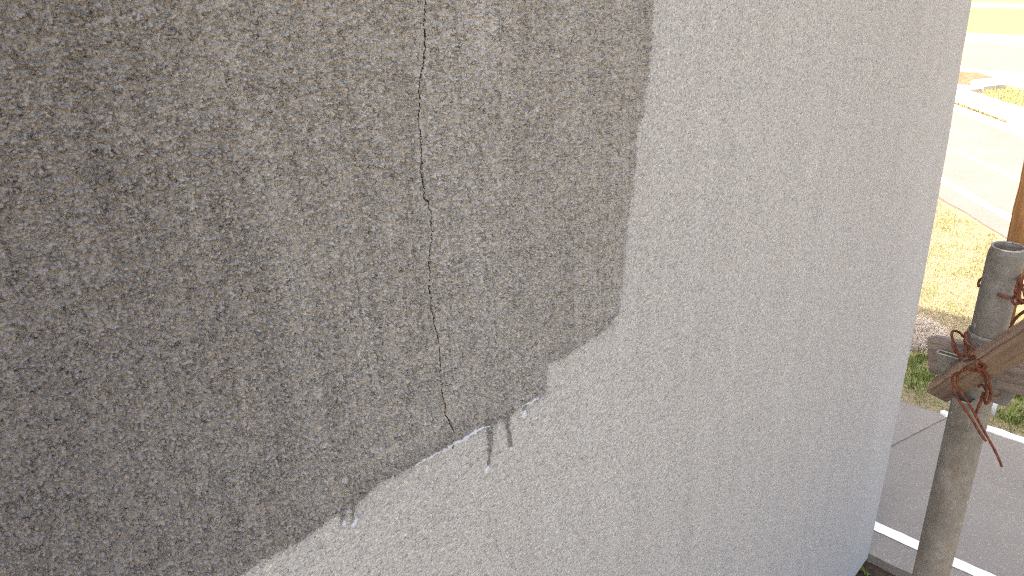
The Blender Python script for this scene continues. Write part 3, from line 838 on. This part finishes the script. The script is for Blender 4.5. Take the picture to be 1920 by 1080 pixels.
def pocket(dirx, diry, ztop, height, reach, halfw, tl=0.62):
    """a bent steel strap welded to the tube: open slot at the top, narrowing downwards"""
    d = Vector((dirx, diry, 0)).normalized(); s = Vector((-d.y, d.x, 0))
    th = 0.0028
    bm = bmesh.new()
    levels = 7
    loops = []
    def outline(k, inset):
        rch = RO-0.004+(reach)*(1-(1-tl)*k)-inset; hw = halfw-inset
        pts = [(RO-0.010, -hw)]
        for a in range(7):
            an = -math.pi/2+math.pi*a/6
            pts.append((rch-hw*0.35+hw*0.35*math.cos(an), hw*max(-1, min(1, 1.25*math.sin(an)))))
        pts.append((RO-0.010, hw))
        return pts
    for inset in (0, th):
        grid = []
        for l in range(levels):
            k = l/(levels-1)
            grid.append([bm.verts.new(Vector((PX, PY, ztop-height*k))+d*a+s*b) for a, b in outline(k, inset)])
        for a, b in zip(grid, grid[1:]):
            for i in range(len(a)-1): bm.faces.new((a[i], a[i+1], b[i+1], b[i]))
        loops.append(grid)
    o_, i_ = loops
    for i in range(len(o_[0])-1):
        bm.faces.new((o_[0][i], i_[0][i], i_[0][i+1], o_[0][i+1]))
        bm.faces.new((o_[-1][i], o_[-1][i+1], i_[-1][i+1], i_[-1][i]))
    bmesh.ops.recalc_face_normals(bm, faces=bm.faces)
    po = from_bm("pocket", bm, M_PIPE, pole, smooth=False)
    bm = bmesh.new()                          # the worn, shiny lip of the slot
    lip = [Vector((PX, PY, ztop+0.0006))+d*a+s*b for a, b in outline(0, th*0.5)]
    tube_bm(bm, lip, 0.0012, 6, 0)
    r_ = from_bm("lip", bm, M_RIM, pole)
    r_.parent = po; r_.location = (0, 0, 0)
    return po
ZP = pz(683)
pocket(0, 1, ZP, 0.048, 0.035, 0.0062)
pocket(0, -1, ZP, 0.048, 0.035, 0.0062)
pocket(1, 0, ZP, 0.048, 0.035, 0.0062)
pocket(-1, 0.12, pz(733), 0.046, 0.021, 0.012, 0.6)
# scrap of an old label on the tube
bm = bmesh.new()
def on_tube(a, z, r=RO+0.0006): return Vector((PX+r*math.cos(a), PY+r*math.sin(a), z))
a0 = math.atan2(-PY, -PX)
scr = [(-0.10, 0.0), (0.25, 0.004), (0.62, 0.008), (0.30, -0.012), (0.0, -0.008)]
zl = pz(650)
for wh in (0,):
    vs_ = [bm.verts.new(on_tube(a0+0.10+a, zl+z)) for a, z in scr]
    bm.faces.new(vs_)
sticker = from_bm("label_scrap", bm, None, pole, smooth=False)
m_, t_, b_ = mat("torn_label"); g = G(t_)
g.l(g.ramp(g.noise(g.coord(), 130, 2), [(0.42, (0.62, 0.60, 0.56)), (0.5, (0.50, 0.16, 0.10))]), b_.inputs["Base Color"])
sticker.data.materials.append(m_)

# unseen deck planks under the camera, added to keep ground bounce off the wall
for k, (ya, yb) in enumerate(((-0.62, -0.385), (-0.375, -0.14), (-0.13, 0.105))):
    bm = bmesh.new()
    box_bm(bm, (-4.2, ya, 2.66), (4.6, 0, 0), (0, yb-ya, 0), (0, 0, 0.04))
    bmesh.ops.bevel(bm, geom=bm.edges[:], offset=0.004, segments=2, affect='EDGES')
    M_UNSEEN_DECK = M_RIM
    o = from_bm("unseen_deck_plank", bm, M_UNSEEN_DECK, smooth=False)
    tag(o, "unseen steel scaffold deck plank below the camera, added to block ground bounce", "deck plank", "unseen deck planks of the scaffold")

# ------------------------------------------------------------------ boards tied to the pole
def board(name, p0, p1, up_hint, wdt, thk, material_fn, label, cat, endcap_seed=0.0, widen=0.0):
    """a sawn board along p0-p1; wdt along the hinted direction, thk across"""
    p0, p1 = Vector(p0), Vector(p1)
    d = (p1-p0).normalized()
    u_ = Vector(up_hint); u_ = (u_-d*u_.dot(d)).normalized()
    s_ = d.cross(u_)
    L_ = (p1-p0).length
    bm = bmesh.new()
    n = 24
    rings = []
    for i in range(n+1):
        f_ = i/n
        jog = 0.0006*math.sin(i*2.1+endcap_seed)
        x0 = f_*L_+0.002*math.sin(endcap_seed)*(1 if i == 0 else 0)
        rings.append([bm.verts.new((x0, a*wdt/2*(1+widen*f_)+jog*(1 if a > 0 else -0.5), b*thk/2)) for a, b in ((-1, -1), (1, -1), (1, 1), (-1, 1))])
    for a, b in zip(rings, rings[1:]):
        for i in range(4): bm.faces.new((a[i], a[(i+1) % 4], b[(i+1) % 4], b[i]))
    bm.faces.new(rings[0][::-1]); bm.faces.new(rings[-1])
    bmesh.ops.recalc_face_normals(bm, faces=bm.faces)
    lon = [e for e in bm.edges if len(e.link_faces) == 2 and e.calc_face_angle(0) > 1.0]
    bmesh.ops.bevel(bm, geom=lon, offset=0.0016, segments=2, affect='EDGES')
    me = bpy.data.meshes.new(name); bm.normal_update(); bm.to_mesh(me); bm.free()
    o = link(name, me, material_fn)
    o.matrix_world = Matrix(((d.x, u_.x, s_.x, p0.x), (d.y, u_.y, s_.y, p0.y), (d.z, u_.z, s_.z, p0.z), (0, 0, 0, 1)))
    return tag(o, label, cat)
M_GREYW = wood_material("weathered_grey_wood", (0.120, 0.098, 0.088), (0.285, 0.240, 0.215), (0, 0, 0), 70, 0.9)
M_BROWNW = wood_material("brown_wood", (0.185, 0.132, 0.102), (0.295, 0.215, 0.168), (0, 0, 0), 55, 0.8)
M_TANW = wood_material("orange_brown_wood", (0.26, 0.125, 0.048), (0.40, 0.215, 0.095), (0, 0, 0), 45, 0.7, (0.10, 0.045, 0.02), 0.6)
# grey board behind the pole, level, running out from the wall
gl = at(1748, 662, 1.135); gr = at(1990, 718, 0.955); gr = gl+(gr-gl)*2.5
board("tie_board", gl, gr, (0, 0, 1), 0.053, 0.022, M_GREYW, "weathered grey board fixed level behind the scaffold pole", "board", 0.3)
# brown batten in front of the pole, rising to the right
bl = at(1761, 733, 1.112); br = at(2010, 585, 0.772); br = bl+(br-bl)*1.7
nrm = Vector(-ray(1830, 700)).normalized()
dirb = (br-bl).normalized()
upb = nrm.cross(dirb)
if upb.z < 0: upb = -upb
tilt = 0.5
upb = (upb*math.cos(tilt)+nrm*math.sin(tilt))
board("brown_batten", bl, br, upb, 0.030, 0.024, M_BROWNW, "brown wooden batten slanting across the front of the pole", "batten", 1.1, 0.27)
# upright batten behind the pole
ul = at(1877, 600, 1.075); ut = at(1942, 320, 0.955); ut = ul+(ut-ul)*3.0
board("upright_batten", ul, ut, nrm.cross((ut-ul).normalized()), 0.029, 0.024, M_TANW, "orange brown upright batten tied behind the top of the pole", "batten", 2.0)

# ------------------------------------------------------------------ rusty tie wires
def wire(bm, pts, r=0.0017):
    tube_bm(bm, [at(p[0]+random.uniform(-1.1, 1.1), p[1]+random.uniform(-1.1, 1.1), p[2]) for p in pts], r, 8, 6)
tw = empty("tie_wire", at(1835, 680, 0.985))
tag(tw, "rusty tie wire twisted round the pole and brown batten with two long tails", "wire")
bm = bmesh.new()
D0 = 0.958
wire(bm, [(1862, 650, 1.03), (1850, 668, D0), (1838, 672, D0-.008), (1822, 672, D0), (1806, 680, 1.015), (1796, 690, 1.04), (1800, 706, 1.06)])
wire(bm, [(1852, 676, D0), (1842, 684, D0-.01), (1826, 690, D0-.006), (1812, 692, D0+.01)])
wire(bm, [(1850, 686, D0), (1840, 692, D0-.012), (1826, 695, D0-.006), (1811, 691, D0+.012), (1797, 685, 1.045)])
wire(bm, [(1843, 676, D0-.012), (1849, 684, D0-.016), (1845, 692, D0-.014), (1834, 690, D0-.016), (1832, 680, D0-.016), (1840, 675, D0-.018), (1848, 679, D0-.014)])
wire(bm, [(1838, 688, D0-.014), (1830, 682, D0-.016), (1836, 676, D0-.014), (1846, 682, D0-.018), (1842, 691, D0-.016), (1832, 693, D0-.014)])
wire(bm, [(1851, 690, D0-.006), (1852, 680, D0-.012), (1844, 672, D0-.006), (1830, 668, D0), (1816, 669, D0+.01)])
from_bm("knot", bm, M_RUST, tw)
bm = bmesh.new()
wire(bm, [(1804, 688, 1.02), (1797, 668, 1.03), (1787, 640, 1.035), (1784, 626, 1.04), (1789, 621, 1.045), (1799, 624, 1.05), (1808, 634, 1.06)])
wire(bm, [(1806, 690, 1.01), (1812, 660, 1.01), (1808, 640, 1.015), (1809, 627, 1.02), (1815, 622, 1.03), (1819, 630, 1.025)])
wire(bm, [(1813, 624, 1.015), (1812, 640, 1.008), (1826, 652, 1.0), (1838, 663, .992), (1846, 674, .985)])
wire(bm, [(1810, 634, 1.015), (1816, 652, 1.01), (1820, 664, 1.0), (1828, 674, .99)])
wire(bm, [(1806, 668, 1.012), (1788, 656, 1.03), (1786, 634, 1.034)])
from_bm("loop", bm, M_RUST, tw)
bm = bmesh.new()
wire(bm, [(1836, 695, .952), (1846, 705, .955), (1850, 722, .968), (1857, 734, .99), (1854, 750, .99), (1848, 757, .992), (1846, 748, .995), (1848, 735, .998)])
wire(bm, [(1842, 694, .950), (1852, 706, .952), (1857, 722, .955), (1859, 738, .99), (1855, 754, .99), (1849, 756, .99)])
wire(bm, [(1834, 726, 1.0), (1842, 722, .995), (1848, 730, .99), (1850, 742, .99), (1840, 744, 1.0)])
wire(bm, [(1856, 735, 1.0), (1862, 741, 1.005), (1870, 742, 1.01), (1876, 738, 1.02)], 0.0014)
wire(bm, [(1846, 735, .999), (1838, 752, 1.0), (1830, 772, 1.003), (1828, 782, 1.004)], 0.002)
from_bm("hook", bm, M_RUST, tw)
bm = bmesh.new()
wire(bm, [(1812, 694, .965), (1798, 700, .985), (1794, 712, .992), (1798, 726, .992), (1806, 740, .99), (1816, 756, .99), (1828, 776, .985), (1842, 800, .985), (1856, 826, .985), (1868, 852, .985), (1879, 874, .985)])
wire(bm, [(1806, 696, .97), (1789, 702, .99), (1786, 716, .998), (1790, 734, .998), (1796, 748, .998), (1808, 766, .993), (1822, 788, .988), (1838, 812, .988), (1848, 826, .988)])
from_bm("tail", bm, M_RUST, tw)
bm = bmesh.new()
wire(bm, [(1891, 626, .975), (1896, 612, .965), (1906, 597, .955), (1922, 582, .94), (1945, 566, .93)], 0.0019)
from_bm("strand", bm, M_RUST, tw)

tw2 = empty("upright_tie_wire", at(1905, 545, 0.975))
tag(tw2, "rusty tie wire knotted on the upright batten at the frame's edge", "wire")
bm = bmesh.new()
wire(bm, [(1913, 508, .972), (1908, 528, .965), (1903, 548, .962), (1906, 556, .957), (1913, 540, .957), (1912, 526, .957), (1920, 520, .957), (1930, 524, .957)])
wire(bm, [(1904, 553, .962), (1899, 562, .965), (1902, 570, .96), (1912, 568, .957), (1916, 562, .955), (1909, 565, .957)])
wire(bm, [(1913, 530, .957), (1920, 545, .952), (1922, 562, .952), (1914, 570, .957), (1907, 560, .96)])
wire(bm, [(1916, 528, .962), (1913, 545, .955), (1912, 560, .955), (1920, 566, .952), (1930, 560, .95)])
wire(bm, [(1906, 550, .96), (1914, 535, .955), (1926, 540, .95), (1930, 555, .95)])
from_bm("knot", bm, M_RUST, tw2)
bm = bmesh.new()
loop = []
zt = pz(534)
for k in range(15):
    a = a0+1.9-k*0.36*1.0
    loop.append(Vector((PX+(RS+0.0022)*math.cos(a+math.pi), PY+(RS+0.0022)*math.sin(a+math.pi), zt+0.006*math.sin(k*0.45)-0.004)))
tube_bm(bm, loop, 0.0017, 8, 3)
from_bm("wrap", bm, M_RUST, tw2)
